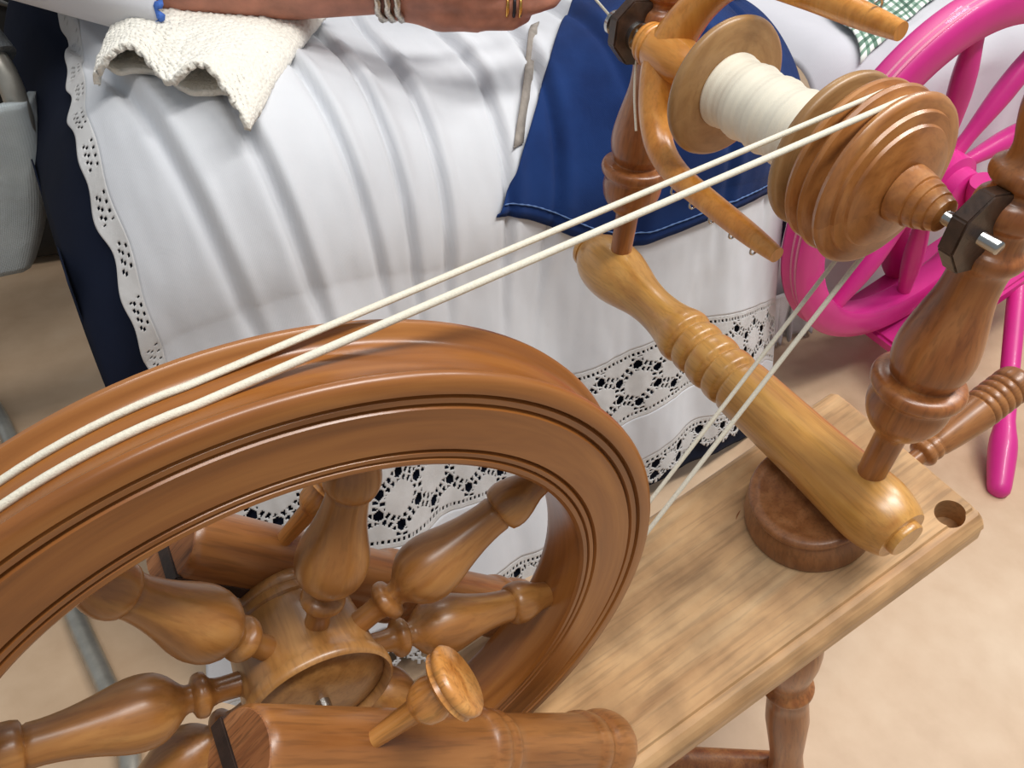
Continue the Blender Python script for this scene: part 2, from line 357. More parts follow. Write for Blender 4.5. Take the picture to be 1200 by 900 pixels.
spk = [(.0, .0072), (.012, .0068), (.018, .0078), (.021, .0118), (.024, .0125), (.027, .0112), (.029, .0075), (.033, .0085), (.039, .0145), (.046, .0186), (.055, .0198), (.064, .0186), (.075, .0155), (.088, .0126), (.100, .0112), (.106, .0112), (.1075, .0105), (.109, .0135), (.116, .0146), (.124, .0128), (.132, .0098), (.143, .0086)]
sm = lathe_mesh('spoke', spk, 28, soft=2)
for k in range(8):
    a = math.radians(9 + 45 * k); d = V((math.cos(a), 0, math.sin(a)))
    part('spoke', sm, M['spoke'], basis(V((XC, YN + .0245, ZC)) + d * .037, d), dw)
# bobbin
BB = basis((XF, 0, ZF), (0, 1, 0))
bob = [(.168 - .0035, .0), (.168 - .0035, .0515), (.168 - .002, .0535), (.168 + .001, .0542), (.168 + .004, .053), (.1725, .0505), (.1725, .012), (.275, .012), (.275, .049), (.277, .0518), (.2795, .0528), (.282, .0518), (.283, .05), (.283, .0)]
bo = part('bobbin', lathe_mesh('bobbin', bob, 72), M['flange'], BB)
yp = [(.173, .012)]
for i in range(61):
    s = .1735 + (.2745 - .1735) * i / 60
    yp.append((s, .0268 + .0010 * math.sin(i * .45) + .0004 * math.sin(i * 1.7 + 1) + .0001 * (i % 2)))
yp.append((.2749, .012))
def yarn_mat():
    t = NT('cream_wound_yarn'); tc = t.n('ShaderNodeTexCoord')
    w = t.n('ShaderNodeTexWave', wave_type='BANDS', bands_direction='Z'); w.inputs['Scale'].default_value = 260; w.inputs['Distortion'].default_value = 2.5; w.inputs['Detail'].default_value = 2; t.l(tc.outputs['Object'], w.inputs['Vector'])
    t.b.inputs['Base Color'].default_value = lin((246, 240, 221)); t.b.inputs['Roughness'].default_value = .8; t.b.inputs['Sheen Weight'].default_value = .3
    t.bump(w.outputs['Fac'], .2, .0006); return t.m
M['yarn'] = yarn_mat()
part('yarn', lathe_mesh('yarn', yp, 64, smooth=2), M['yarn'], BB, bo)
# flyer with whorl, orifice tube and hooks
AR = V((-.62, 0, -.785)).normalized()
def fl(rad, y): return V((XF, y, ZF)) + AR * rad
pts = []; rad = []
ctl = [(-.079, .168, .006), (-.0785, .20, .0085), (-.077, .25, .0095), (-.074, .29, .0105), (-.064, .318, .012), (-.044, .337, .014), (-.02, .348, .0165), (0, .352, .018), (.02, .348, .0165), (.044, .337, .014), (.064, .318, .012), (.074, .29, .0105), (.077, .25, .0095), (.0785, .20, .0085), (.079, .168, .006)]
cp = spline([(a, b, c) for a, b, c in ctl], 5)
fm = tube_mesh('flyer', [fl(p.x, p.y) for p in cp], [p.z for p in cp], 18)
fo = part('flyer', fm, M['flyer'])
part('flyer_collar', lathe_mesh('flyer_collar', [(.318, .012), (.33, .0175), (.345, .0195), (.358, .0195), (.364, .0185), (.3655, .0172), (.367, .0185), (.372, .0178), (.3735, .0165), (.375, .0172), (.379, .0155), (.381, .009), (.381, 0)], 40, soft=2), M['flyer'], BB, fo)
part('orifice_tube', lathe_mesh('orifice_tube', [(.378, 0), (.378, .0078), (.388, .0078), (.389, .0115), (.3925, .0122), (.394, .0122), (.394, .0085), (.422, .0085), (.423, .0105), (.427, .0105), (.428, .0085), (.428, 0)], 36), M['steel'], BB, fo)
part('spindle_rod', lathe_mesh('spindle_rod', [(.0395, 0), (.0395, .0036), (.0405, .0045), (.33, .0045), (.33, 0)], 24), M['steel'], BB, fo)
wh = [(.0775, 0), (.0775, .0085), (.0785, .0105), (.082, .0118), (.0835, .0115), (.084, .0128), (.0885, .0142), (.090, .0138), (.0905, .0152), (.095, .0162), (.0965, .0158), (.097, .0172), (.104, .0186), (.1085, .0192), (.1095, .0175), (.1095, .0200), (.1105, .0300), (.1135, .0390), (.1140, .0405), (.1160, .0415), (.1170, .0470), (.1172, .0482), (.1195, .0492), (.1200, .0545), (.1212, .0568), (.1240, .0580), (.1268, .0570), (.1300, .0500), (.1320, .0495), (.1345, .0520), (.1365, .0565), (.1390, .0575), (.1412, .0562), (.1435, .0520), (.1455, .0490), (.1475, .0520), (.1490, .0555), (.1512, .0562), (.1535, .0550), (.1545, .050), (.1548, .012), (.164, .012), (.164, 0)]
part('whorl', lathe_mesh('whorl', wh, 80, smooth=.7), M['whorl'], BB, fo)
for sgn in (-1, 1):
    for q in range(5):
        y = .19 + q * .024; b = fl(sgn * .084, y); n = AR.cross(V((0, 1, 0))) * sgn
        hk = [b - AR * sgn * .008, b + AR * sgn * .004, b + AR * sgn * .007 + n * .004, b + AR * sgn * .004 + n * .008]
        part('hook', tube_mesh('hook', spline(hk, 4), .0009, 6), M['steel'], None, fo)
# yarn running out of the orifice and down to a hook
part('yarn_thread', tube_mesh('yarn_thread', spline([(XF - .001, .386, ZF + .0082), fl(.03, .368) + V((-.006, 0, 0)), fl(.058, .344) + V((-.008, 0, 0))], 6), .0011, 8), M['string'], None, bo)
part('yarn_thread', tube_mesh('yarn_thread', spline([(XF, .427, ZF + .002), (XF - .01, .447, ZF + .03), (XF - .035, .50, ZF + .10), (XF - .07, .545, ZF + .17)], 6), .0012, 8), M['string'], None, bo)
# drive bands: two loops round wheel and whorl
def band(yw, rw, yp_, rp):
    d = V((XF - XC, ZF - ZC)); L = d.length; a0 = math.atan2(d.y, d.x); be = math.acos((rw - rp) / L)
    pts = []
    n = 90
    a1, a2 = a0 + be, a0 + 2 * PI - be
    for i in range(n + 1):
        a = a1 + (a2 - a1) * i / n; pts.append(V((XC + rw * math.cos(a), yw, ZC + rw * math.sin(a))))
    m = 24
    b1, b2 = a0 - be, a0 + be
    for i in range(m + 1):
        a = b1 + (b2 - b1) * i / m; pts.append(V((XF + rp * math.cos(a), yp_, ZF + rp * math.sin(a))))
    return pts
part('drive_band', tube_mesh('drive_band', band(YN + .0335, .2258, .1455, .0508), .0017, 8, closed=True), M['string'])
part('drive_band', tube_mesh('drive_band', band(YN + .0200, .2264, .1315, .0515), .0019, 8, closed=True), M['string'])
# legs, treadle, footman
lp = lambda L: [(a, r * (1.38 if a > -.02 else 1)) for a, r in [(-.03, .0125), (.0, .014), (.02, .0195), (.03, .0218), (.04, .0205), (.046, .0215), (.055, .0225), (.062, .0185), (.066, .0215), (.09, .0232), (.12, .0215), (.15, .0165), (.165, .0145), (.172, .018), (.178, .0185), (.184, .0145), (L * .6, .0165), (L * .8, .013), (L - .03, .0155), (L - .012, .017), (L - .001, .012), (L, .008)]]
for a, b in (((-.155, .060, -.032), (-.045, .0, 0)), ((-.155, .125, -.032), (-.045, .235, 0)), ((-.56, .09, -.034), (-.68, .09, 0))):
    A = BM @ V(a); Bp = V(b); d = Bp - A
    o_ = link('leg', lathe_mesh('leg', lp(d.length), 32, soft=2), M['leg'], sw, basis(A, d))
link('cross_bar', tube_mesh('cross_bar', [(-.055, .02, .022), (-.22, .118, .022)], .0145, 16), M['leg'], sw)
link('treadle', box_mesh('treadle', .36, .10, .014, .003), M['leg'], sw, Matrix.Translation((-.29, .17, .06)) @ Matrix.Rotation(.05, 4, 'Y'))
link('footman', tube_mesh('footman', [BM @ V((XC, .185, ZC - .03)), V((-.46, .19, .075))], .005, 10), M['leg'], sw)

# ================================================================== cloth materials
M['linen'] = woven('white_linen', (218, 221, 226), (198, 200, 205), freq=260, rough=.85, bump=.18, scale=5)
M['lace'] = woven('white_cotton_lace', (226, 226, 226), (200, 198, 196), freq=500, rough=.9, bump=.6, scale=30)
M['navy'] = woven('navy_skirt_cloth', (22, 30, 50), (14, 20, 36), freq=300, rough=.95, bump=.2, scale=6, sheen=0)
M['denim'] = woven('indigo_denim', (26, 56, 112), (9, 27, 70), freq=300, rough=.9, bump=.4, scale=14, diag=True, sheen=.05)
M['blouse'] = woven('white_blouse_cotton', (222, 222, 226), (204, 204, 210), freq=220, rough=.85, bump=.15, scale=5)
M['skirt2'] = woven('pale_skirt_cotton', (214, 214, 220), (192, 192, 200), freq=200, rough=.88, bump=.15, scale=4)
M['skin'] = plain('skin', (182, 122, 100), .5, var=.14, scale=45, bump=.35, bscale=160, bdist=.0012, sub=.12)
M['hair'] = plain('grey_hair', (120, 112, 104), .6, var=.2, scale=200, bump=.5)
M['bluecro'] = plain('blue_crochet_thread', (66, 108, 190), .85, var=.15, scale=300, bump=.6, bscale=900)
M['silver'] = plain('silver_bracelet', (206, 198, 186), .3, metal=1, var=.2, scale=500, bump=.5, bscale=700)
M['goldm'] = plain('gold_ring', (222, 172, 92), .25, metal=1, var=.05)
M['darkband'] = plain('dark_ring_band', (52, 48, 52), .35, metal=.6, var=.1)
M['tape'] = plain('grey_apron_tape', (150, 142, 134), .85, var=.1, scale=120, bump=.2)
def knit_mat():
    t = NT('cream_knit_wool'); tc = t.n('ShaderNodeTexCoord')
    v = t.n('ShaderNodeTexVoronoi'); v.inputs['Scale'].default_value = 280; t.l(tc.outputs['Object'], v.inputs['Vector'])
    n = t.n('ShaderNodeTexNoise'); n.inputs['Scale'].default_value = 500; n.inputs['Detail'].default_value = 4; t.l(tc.outputs['Object'], n.inputs['Vector'])
    a = t.n('ShaderNodeMath', operation='MULTIPLY_ADD'); t.l(n.outputs['Fac'], a.inputs[0]); a.inputs[1].default_value = -.5; t.l(v.outputs['Distance'], a.inputs[2])
    inv = t.n('ShaderNodeMath', operation='MULTIPLY'); t.l(a.outputs[0], inv.inputs[0]); inv.inputs[1].default_value = -1
    t.b.inputs['Base Color'].default_value = lin((240, 236, 225))
    t.b.inputs['Roughness'].default_value = .95; t.b.inputs['Sheen Weight'].default_value = .4; t.b.inputs['Specular IOR Level'].default_value = .1
    t.bump(inv.outputs[0], .55, .0022); return t.m
M['knit'] = knit_mat()

# ================================================================== draped lap surfaces
def ss(a, b, x):
    t = min(max((x - a) / (b - a), 0), 1); return t * t * (3 - 2 * t)
def g(x, c, w): return math.exp(-((x - c) / w) ** 2)
LAPZ, FRY, BACKY = .652, .505, 1.06
CR = .17                                        # rounding of cloth over the knee
L1 = BACKY - (FRY + CR); L2 = CR * PI / 2; DROP = .52
STOT = L1 + L2 + DROP
CREASE = [(-.345, .10, .055, .004), (-.285, .02, .010, .0035), (-.225, -.05, .012, .004), (-.13, -.10, .010, .004), (-.06, -.16, .009, .004), (.02, .0, .010, .005), (.12, .06, .010, .005), (.22, .08, .010, .005), (-.43, .14, .006, .005), (-.50, .16, .006, .005)]
def drape(x, s, off=0.0, fold=1.0):
    """s: cloth length from the waist. Flat lap, rounded over the knees, then hanging"""
    kn = g(x, -.40, .15) + g(x, .14, .16)
    kn = min(kn, 1.0)
    side = ss(-.52, -.68, x) + ss(.29, .50, x)
    dip = (1 - kn) * (1 - min(side, 1)) 
    zt = LAPZ + .012 - .055 * dip - .12 * side + .012 * kn
    fy = FRY + .055 * dip + .05 * side
    if s < L1:
        y = BACKY - s + (fy - FRY) * (s / L1); z = zt + .05 * (1 - ss(0, .30, s)); n = V((0, 0, 1)); hang = 0
    elif s < L1 + L2:
        a = (s - L1) / CR; y = fy + CR - CR * math.sin(a); z = zt - CR + CR * math.cos(a); n = V((0, -math.sin(a), math.cos(a))); hang = a / (PI / 2)
    else:
        h = s - L1 - L2; k = h / DROP
        y = fy - .10 * k ** 1.25 - .10 * ss(.12, -.26, x) * k ** 1.3; z = zt - CR - h * (.99); n = V((0, -.98, .15)); hang = 1 + k
    d = 0.0
    if fold:
        # gathers: shallow at the waist, deep hanging folds below the knee
        xx = x + .05 * (s - .5) * (x + .13)
        amp = .0016 + .0058 * min(hang, 1.6) * ss(.5, 1.1, s)
        amp *= .55 + .9 * (noise.noise(V((x * 3.1, s * 1.2, 8.1))) * .5 + .5)
        d += amp * (math.sin(31 * xx + 2.0 * math.sin(2.3 * s + 1) + .6) * .7 + math.sin(57 * xx - 3.2 * s) * .42)
        d += .006 * noise.noise(V((x * 9, s * 4, 1.7))) + .0028 * noise.noise(V((x * 26, s * 7, 4.2))) + .0012 * noise.noise(V((x * 70, s * 22, 6.2)))
        for cx, sl, dep, wd in CREASE:
            c = cx + sl * (s - .45)
            d -= .011 * g(x, c, wd * 1.5) * ss(.02, .12, s) * (1 - ss(.55, .85, s)) - .006 * g(x, c + .012, .009) * (1 - ss(.5, .8, s))
    return V((x, y, z)) + n * (d * fold + off)
def s_at_z(z): return L1 + L2 + (LAPZ - CR - z) / .99

person = empty('person', (-.14, .95, 0))
tag(person, 'seated person in white lace-trimmed apron over a navy skirt, hands raised', 'person')
WM[person] = person.matrix_world.copy()
def XL(s):   # left selvedge of the apron
    return -.520 - .048 * ss(.0, .5, s) - .085 * ss(.86, 1.12, s) + .0016 * math.sin(s * 60)
def XR(s): return .29 + .075 * ss(.60, 1.05, s)
S_LACE0, S_LACE1 = s_at_z(.285), s_at_z(.175)
S_EDGE0, S_HEM = s_at_z(.115), s_at_z(.060)
def low(x): return .048 * ss(.18, -.15, x)
S0 = .02
ME = 'apron'
def ap(s0, s1, off=.004, l=0.0, r=0.0):
    def f(u, v):
        s = s0 + (s1 - s0) * v; a, b = XL(s) + l, XR(s) + r
        x = a + (b - a) * u
        return drape(x, s + low(x) * ss(S_LACE1, S_EDGE0, s), off)
    return f
apron = link('apron', grid_mesh('apron', 230, 230, ap(S0, S_LACE0, l=.016), uvs=(.85, .9)), M['linen'], person)
apron['label'] = 'white linen apron with lace bands'
solid(apron, .0012)
a2 = link('apron_panel', grid_mesh('apron_panel', 230, 16, ap(S_LACE1, S_EDGE0), uvs=(.85, .06)), M['linen'], apron); solid(a2, .0012)
def lace_hole(u, v, wid, hgt, a=.054):
    x = u * wid; y = v * hgt
    if y < .004 or y > hgt - .004: return False
    if y < .012 or y > hgt - .012:
        k = (x / .006) % 1.0; return .25 < k < .72 and (.0062 < y < .0105 or .0062 < hgt - y < .0105)
    rowh = a * .80; best = []
    j0 = round((y - hgt / 2) / rowh)
    for j in (j0 - 1, j0, j0 + 1):
        o_ = .5 * a if j % 2 else 0
        i0 = round((x - o_) / a)
        for i in (i0 - 1, i0, i0 + 1):
            cx = i * a + o_; cy = hgt / 2 + j * rowh; best.append((math.hypot(x - cx, y - cy), cx, cy))
    best.sort(); d1, cx, cy = best[0]; d2 = best[1][0]; d3 = best[2][0]
    if d3 - d1 < .0105: return True                               # eyelet where three motifs meet
    if d2 - d1 < .0145 and d3 - d1 > .0135:
        th = math.atan2(y - cy, x - cx); k = (th * 17 / (2 * PI)) % 1.0
        return .27 < k < .83 and d2 - d1 > .0018
    return False
w0 = XR(S_LACE0) - XL(S_LACE0); hl = S_LACE1 - S_LACE0
lc = link('lace_band', grid_mesh('lace_band', 560, 72, ap(S_LACE0, S_LACE1), hole=lambda u, v: lace_hole(u, v, w0, hl), uvs=(.9, .11)), M['lace'], apron)
lc['label'] = 'white bobbin lace band with openwork motifs'; solid(lc, .0014)
h2 = S_HEM - S_EDGE0
def edge_hole(u, v):
    x = u * w0; y = v * h2
    if v > .9 + .09 * math.cos(2 * PI * x / .03): return True
    return lace_hole(u, v * .9 + .02, w0, h2, .038)
le = link('lace_edging', grid_mesh('lace_edging', 560, 36, ap(S_EDGE0, S_HEM), hole=edge_hole, uvs=(.9, .06)), M['lace'], apron); solid(le, .0014)
# narrow lace trim along the side selvedge
def trim(u, v):
    s = S0 + (S_LACE0 - S0) * v; return drape(XL(s) - .001 + .0022 * math.sin(s * 95) * (1 - u) + u * .018, s, .0045)
def trim_hole(u, v):
    q = (v * (S_LACE0 - S0) / .009) % 1.0; row = int(u * 7); grp = (v * 16) % 1.0
    if grp > .6: return False
    return (row in (2, 5) and .2 < q < .55) or (row == 3 and (.6 < q < .95))
tr = link('lace_trim', grid_mesh('lace_trim', 14, 460, trim, hole=trim_hole, uvs=(.02, .9)), M['lace'], apron); solid(tr, .0012)
# skirt under the apron
def skirt(u, v):
    s = 0 + (s_at_z(.03) - 0) * v; a = -.612 + .012 * ss(.5, 1.0, s) - .03 * ss(1.0, 1.3, s); b = .345
    p = drape(a + (b - a) * u, s, -.008, .55)
    e = max(0, 1 - u / .06); p.z -= .06 * e ** 2 * (1 - .5 * v); p.x += .0 * e
    e2 = max(0, 1 - (1 - u) / .06); p.z -= .06 * e2 ** 2
    return p
sk = link('skirt', grid_mesh('skirt', 150, 170, skirt, uvs=(1.1, 1.2)), M['navy'], person); solid(sk, .0015)
sk['label'] = 'long navy blue skirt'
# side of the skirt hanging past the right hip
def skside(u, v):
    y = .60 + .50 * u; top = skirt(0, 0)
    fy = drape(-.61, L1 - (y - .62) if y > .62 else L1, -.008, .55)
    z0 = fy.z - .055; z = z0 + (.03 - z0) * v
    return V((-.611 + .008 * math.sin(y * 40) * v + .012 * ss(0, .6, v), y - .04 * v, z))
s2 = link('skirt_side', grid_mesh('skirt_side', 50, 60, skside, uvs=(.5, .6)), M['navy'], sk); solid(s2, .0015)
# apron tie lying on the lap
tp = [drape(-.02 - .10 * t, .36 + .17 * t, .007, 1) for t in [i / 14 for i in range(15)]]
bm = bmesh.new(); prev = None
for i, p in enumerate(tp):
    w_ = V((.0085, .004, 0)); a, b = bm.verts.new(p - w_), bm.verts.new(p + w_)
    if prev: bm.faces.new((prev[0], prev[1], b, a))
    prev = (a, b)
tie = link('apron_tie', finish(bm, 'apron_tie', 3), M['tape'], apron); solid(tie, .0016)

# ---- body: one continuous surface (capsule chains fused by a voxel remesh)
def chain(bm, pts, seg=16):
    """pts: (x, y, z, r) - tapered capsules"""
    for (a, b) in zip(pts[:-1], pts[1:]):
        A, B_ = V(a[:3]), V(b[:3]); ra, rb = a[3], b[3]; d = B_ - A; L = d.length
        if L < 1e-6: continue
        m = basis(A, d); prof = []
        for k in range(5): t = PI / 2 * k / 4; prof.append((-ra * math.cos(t), ra * math.sin(t)))
        for k in range(1, 5): t = PI / 2 * k / 4; prof.append((L + rb * math.sin(t), rb * math.cos(t)))
        prof.insert(5, (L, rb)); rings = []
        for s, r in prof:
            if r < 1e-6: rings.append([bm.verts.new(m @ V((0, 0, s)))])
            else: rings.append([bm.verts.new(m @ V((r * math.cos(2 * PI * k / seg), r * math.sin(2 * PI * k / seg), s))) for k in range(seg)])
        for P, Q in zip(rings[:-1], rings[1:]):
            for k in range(seg):
                k2 = (k + 1) % seg
                if len(P) == 1: bm.faces.new((P[0], Q[k2], Q[k]))
                elif len(Q) == 1: bm.faces.new((P[k], P[k2], Q[0]))
                else: bm.faces.new((P[k], P[k2], Q[k2], Q[k]))
def fuse(bm, name, voxel, sm=4):
    me = finish(bm, name); t = bpy.data.objects.new('tmp', me); C.objects.link(t)
    r = t.modifiers.new('r', 'REMESH'); r.mode = 'VOXEL'; r.voxel_size = voxel; r.use_smooth_shade = True
    s = t.modifiers.new('s', 'SMOOTH'); s.factor = .5; s.iterations = sm
    dg = bpy.context.evaluated_depsgraph_get(); dg.update()
    out = bpy.data.meshes.new_from_object(t.evaluated_get(dg)); out.name = name; bpy.data.objects.remove(t); out.materials.clear()
    out.polygons.foreach_set('use_smooth', [True] * len(out.polygons)); return out
def hand(bm, wr, f, u, side, curl, spread=.0185, scale=1.0):
    """wrist point, pointing direction, thumb-side direction; side = +1 curls towards f x u"""
    f = V(f).normalized(); u = V(u); u = (u - f * u.dot(f)).normalized(); n = f.cross(u) * side
    kn = []
    for i, (ou, of, r) in enumerate(((.030, .088, .0115), (.010, .094, .012), (-.011, .090, .0112), (-.029, .082, .0100))):
        K = V(wr) + f * of * scale + u * ou * scale - n * .004
        base = V(wr) + u * ou * .55
        chain(bm, [(*base, .019), (*(base * .5 + K * .5), .0165), (*K, r + .002)])
        kn.append((K, r))
    chain(bm, [(*(V(wr) - f * .01), .026), (*(V(wr) + f * .035 + u * .004), .027), (*(V(wr) + f * .06), .023)])
    chain(bm, [(*(V(wr) + f * .012 - u * .014), .020), (*(V(wr) + f * .045 - u * .024), .020), (*(V(wr) + f * .078 - u * .028), .0135)])
    ln = ((.045, .027, .021), (.049, .030, .022), (.045, .028, .021), (.036, .021, .018))
    tips = []
    for i, (K, r) in enumerate(kn):
        a = 0.0; p = K; pts = [(*K, r)]
        for q, L in enumerate(ln[i]):
            a += curl[i][q]; d = f * math.cos(a) + n * math.sin(a) + u * (.04 * (1.5 - i) * -.3)
            p = p + d * L * scale; pts.append((*p, r * (.93, .84, .72)[q]))
        chain(bm, pts); tips.append(pts)
    T0 = V(wr) + f * .022 + u * .024; T1 = T0 + (f * .7 + u * .35 + n * .55).normalized() * .043; T2 = T1 + (f * .85 + u * .0 + n * .5).normalized() * .032; T3 = T2 + (f * .9 - u * .15 + n * .35).normalized() * .025
    chain(bm, [(*T0, .018), (*T1, .0135), (*T2, .0118), (*T3, .0092)])
    return tips
bm = bmesh.new()
PX = -.14
chain(bm, [(PX, 1.10, .57, .15), (PX, 1.12, .72, .135), (PX, 1.13, .90, .135), (PX, 1.14, 1.02, .115), (PX, 1.14, 1.10, .06), (PX, 1.11, 1.19, .055)])
for s in (-1, 1):
    chain(bm, [(PX + s * .09, 1.08, .54, .11), (PX + s * .25, .66, .535, .075), (PX + s * .24, .60, .45, .06), (PX + s * .22, .62, .10, .042), (PX + s * .22, .52, .045, .035)])
    chain(bm, [(PX, 1.14, 1.03, .07), (PX + s * .17, 1.14, 1.03, .058)])
chain(bm, [(PX, 1.09, 1.24, .085), (PX, 1.085, 1.30, .09), (PX, 1.07, 1.20, .06)])          # head
chain(bm, [(PX, .985, 1.25, .014), (PX, .97, 1.225, .016)])                                    # nose
chain(bm, [(PX - .018, 1.0, 1.185, .012), (PX + .018, 1.0, 1.185, .012)])                      # lips
for s in (-1, 1): chain(bm, [(PX + s * .092, 1.10, 1.26, .014), (PX + s * .094, 1.105, 1.225, .012)])
# right arm: elbow out to the side, forearm lying across the lap towards the orifice
WR = V((-.232, .664, .726))
chain(bm, [(PX - .17, 1.14, 1.03, .058), (-.48, 1.02, .86, .047), (-.545, .845, .745, .044), (-.44, .785, .722, .041), (-.34, .735, .718, .036), (*WR, .026)])
tips_r = hand(bm, WR, (.87, -.48, -.01), (-.02, -.12, 1), -1, ((.25, .5, .5), (.2, .5, .5), (.10, .45, .6), (.06, .75, .8)))
# left arm raised, drawing out the fibre
WL = V((.10, .78, .93))
chain(bm, [(PX + .17, 1.14, 1.03, .058), (.16, 1.06, .80, .046), (.17, 1.0, .76, .043), (.13, .88, .85, .036), (*WL, .026)])
hand(bm, WL, (-.45, -.75, .15), (.1, .1, 1), 1, ((.5, .8, .5), (.5, .9, .6), (.6, 1.0, .6), (.7, 1.0, .6)))
body = link('body', fuse(bm, 'body', .0042, 5), M['skin'], person)
# blouse: torso and two sleeves
bm = bmesh.new()
chain(bm, [(PX, 1.10, .66, .165), (PX, 1.12, .76, .152), (PX, 1.13, .90, .152), (PX, 1.14, 1.02, .128), (PX, 1.14, 1.075, .08)], 24)
for s in (-1, 1): chain(bm, [(PX, 1.14, 1.03, .085), (PX + s * .17, 1.14, 1.03, .074)], 24)
chain(bm, [(PX - .17, 1.14, 1.03, .074), (-.48, 1.03, .87, .070), (-.555, .86, .757, .062)], 24)
chain(bm, [(PX + .17, 1.14, 1.03, .074), (.16, 1.06, .81, .066), (.17, 1.0, .775, .060), (.135, .90, .84, .054)], 24)
link('blouse', fuse(bm, 'blouse', .009, 4), M['blouse'], person)
# open right cuff: a flared sleeve end with a blue crochet edge
ca = V((-.60, .885, .750)); cb_ = V((-.425, .782, .706)); cd = (cb_ - ca); CL = cd.length; cmx = basis(ca, cd, (0, 0, 1))
def cuff(u, v):
    a = 2 * PI * u; r = .060 + .004 * v + .003 * math.sin(3 * a + 1 + 2 * v) * v + .0015 * math.sin(9 * a) * v
    l = CL * v + .022 * v * math.cos(a) * -1.0 + .008 * math.sin(2 * a) * v
    return cmx @ V((r * .82 * math.cos(a), r * 1.0 * math.sin(a), l))
cf = link('sleeve_cuff', grid_mesh('sleeve_cuff', 72, 30, cuff, uvs=(.4, .2)), M['blouse'], person); solid(cf, .0015)
link('crochet_edging', tube_mesh('crochet_edging', [cuff(i / 144, 1) + cmx.to_3x3() @ V((0, 0, .002 + .0022 * math.sin(i * 2 * PI / 6))) for i in range(144)], [.0032 + .0014 * math.sin(i * 2 * PI / 4) for i in range(144)], 8, closed=True), M['bluecro'], cf)
# bracelets and rings
fa = (WR - V((-.34, .735, .718))).normalized()
for k in range(3):
    c = WR - fa * (.016 - .010 * k); mb = basis(c, fa)
    pts = [mb @ V((.0315 * math.cos(2 * PI * i / 60), .0315 * math.sin(2 * PI * i / 60), .001 * math.sin(i))) for i in range(60)]
    link('bracelet', tube_mesh('bracelet', pts, [.0032 + .0007 * (i % 2) for i in range(60)], 8, closed=True), M['silver'], person)
for fi, t0, mt in ((2, .50, 'goldm'), (2, .66, 'darkband'), (2, .80, 'goldm')):
    a, b = V(tips_r[fi][0][:3]), V(tips_r[fi][1][:3]); c = a.lerp(b, t0); mb = basis(c, b - a); r_ = tips_r[fi][0][3] * .985
    link('finger_ring', tube_mesh('finger_ring', [mb @ V((r_ * math.cos(2 * PI * i / 40), r_ * math.sin(2 * PI * i / 40), 0)) for i in range(40)], .0018, 8, closed=True), M[mt], person)
hm = bmesh.new(); chain(hm, [(PX, 1.12, 1.31, .098), (PX, 1.14, 1.24, .088)]); link('hair', fuse(hm, 'hair', .01, 3), M['hair'], person)

# ================================================================== cloths lying on the lap
# indigo denim cloth over the left thigh, hanging over the knee
def denim(u, v):
    # u across, v from the waist side to the stitched hem
    sb = .30
    xl0, xl1 = .078, -.165
    sh = lambda q: s_at_z(.532 - .10 * ss(0, .45, q) + .03 * ss(.5, 1, q))
    x_l = xl0 + (xl1 - xl0) * v ** .9; x_r = .30
    x = x_l + (x_r - x_l) * u; s = sb + (sh(u) - sb) * v
    p = drape(x, s, .0115, .6)
    p.z += .004 * noise.noise(V((x * 8, s * 6, 9))) * 1.5
    if v > .985: p.y += .004
    return p
dn = link('denim_cloth', grid_mesh('denim_cloth', 110, 110, denim, uvs=(.45, .5)), M['denim'])
tag(dn, 'dark indigo denim cloth with stitched hem draped over the apron lap', 'cloth'); solid(dn, .0022)
M['stitch'] = plain('pale_stitching', (92, 120, 168), .9, var=.1)
pts = [denim(i / 100, .955) + V((0, -.0022, .0016)) for i in range(101)]
link('hem_stitching', tube_mesh('hem_stitching', pts, [.0006 + .0006 * ((i // 1) % 2) for i in range(101)], 6), M['stitch'], dn)
# cream knitted piece: a flattened knitted tube, its scalloped mouth towards the knee
mouthA, mouthB = V((-.527, .695, .675)), V((-.425, .560, .672))
backA, backB = V((-.475, .835, .672)), V((-.262, .790, .668))
def knit(u, v):
    a = 2 * PI * u
    w = .5 - .5 * math.cos(a)            # 0..1 across the flattened tube and back
    top = math.sin(a) > 0
    A = mouthA.lerp(backA, v); B_ = mouthB.lerp(backB, v)
    p = A.lerp(B_, w)
    hgt = (.026 * abs(math.sin(a)) ** .7 * (1 if top else -.10)) * (1 - .2 * v)
    sc = (1 - v) ** 3
    if top: hgt += .010 * sc * math.cos(2 * PI * w * 2.0 + PI) + .004 * noise.noise(V((w * 5, v * 5, 3))) - .006 * sc
    p += (mouthA - backA).normalized() * (sc * (.010 * math.sin(2 * PI * w * 2 + .8) + .006) if top else sc * (-.014 + .010 * math.sin(2 * PI * w * 2)))
    st = math.sin(v * 2 * PI * 26) * math.sin(w * 2 * PI * 17 + (v * 26 // 1) * .9)
    p.z += hgt + (.0016 * st if top else 0) + .0022 * noise.noise(V((p.x * 70, p.y * 70, a)))
    return p
kn_ = link('knitted_piece', grid_mesh('knitted_piece', 260, 160, knit), M['knit'])
tag(kn_, 'cream hand-knitted wool piece with scalloped mouth lying on the white apron', 'knitting'); solid(kn_, .006)

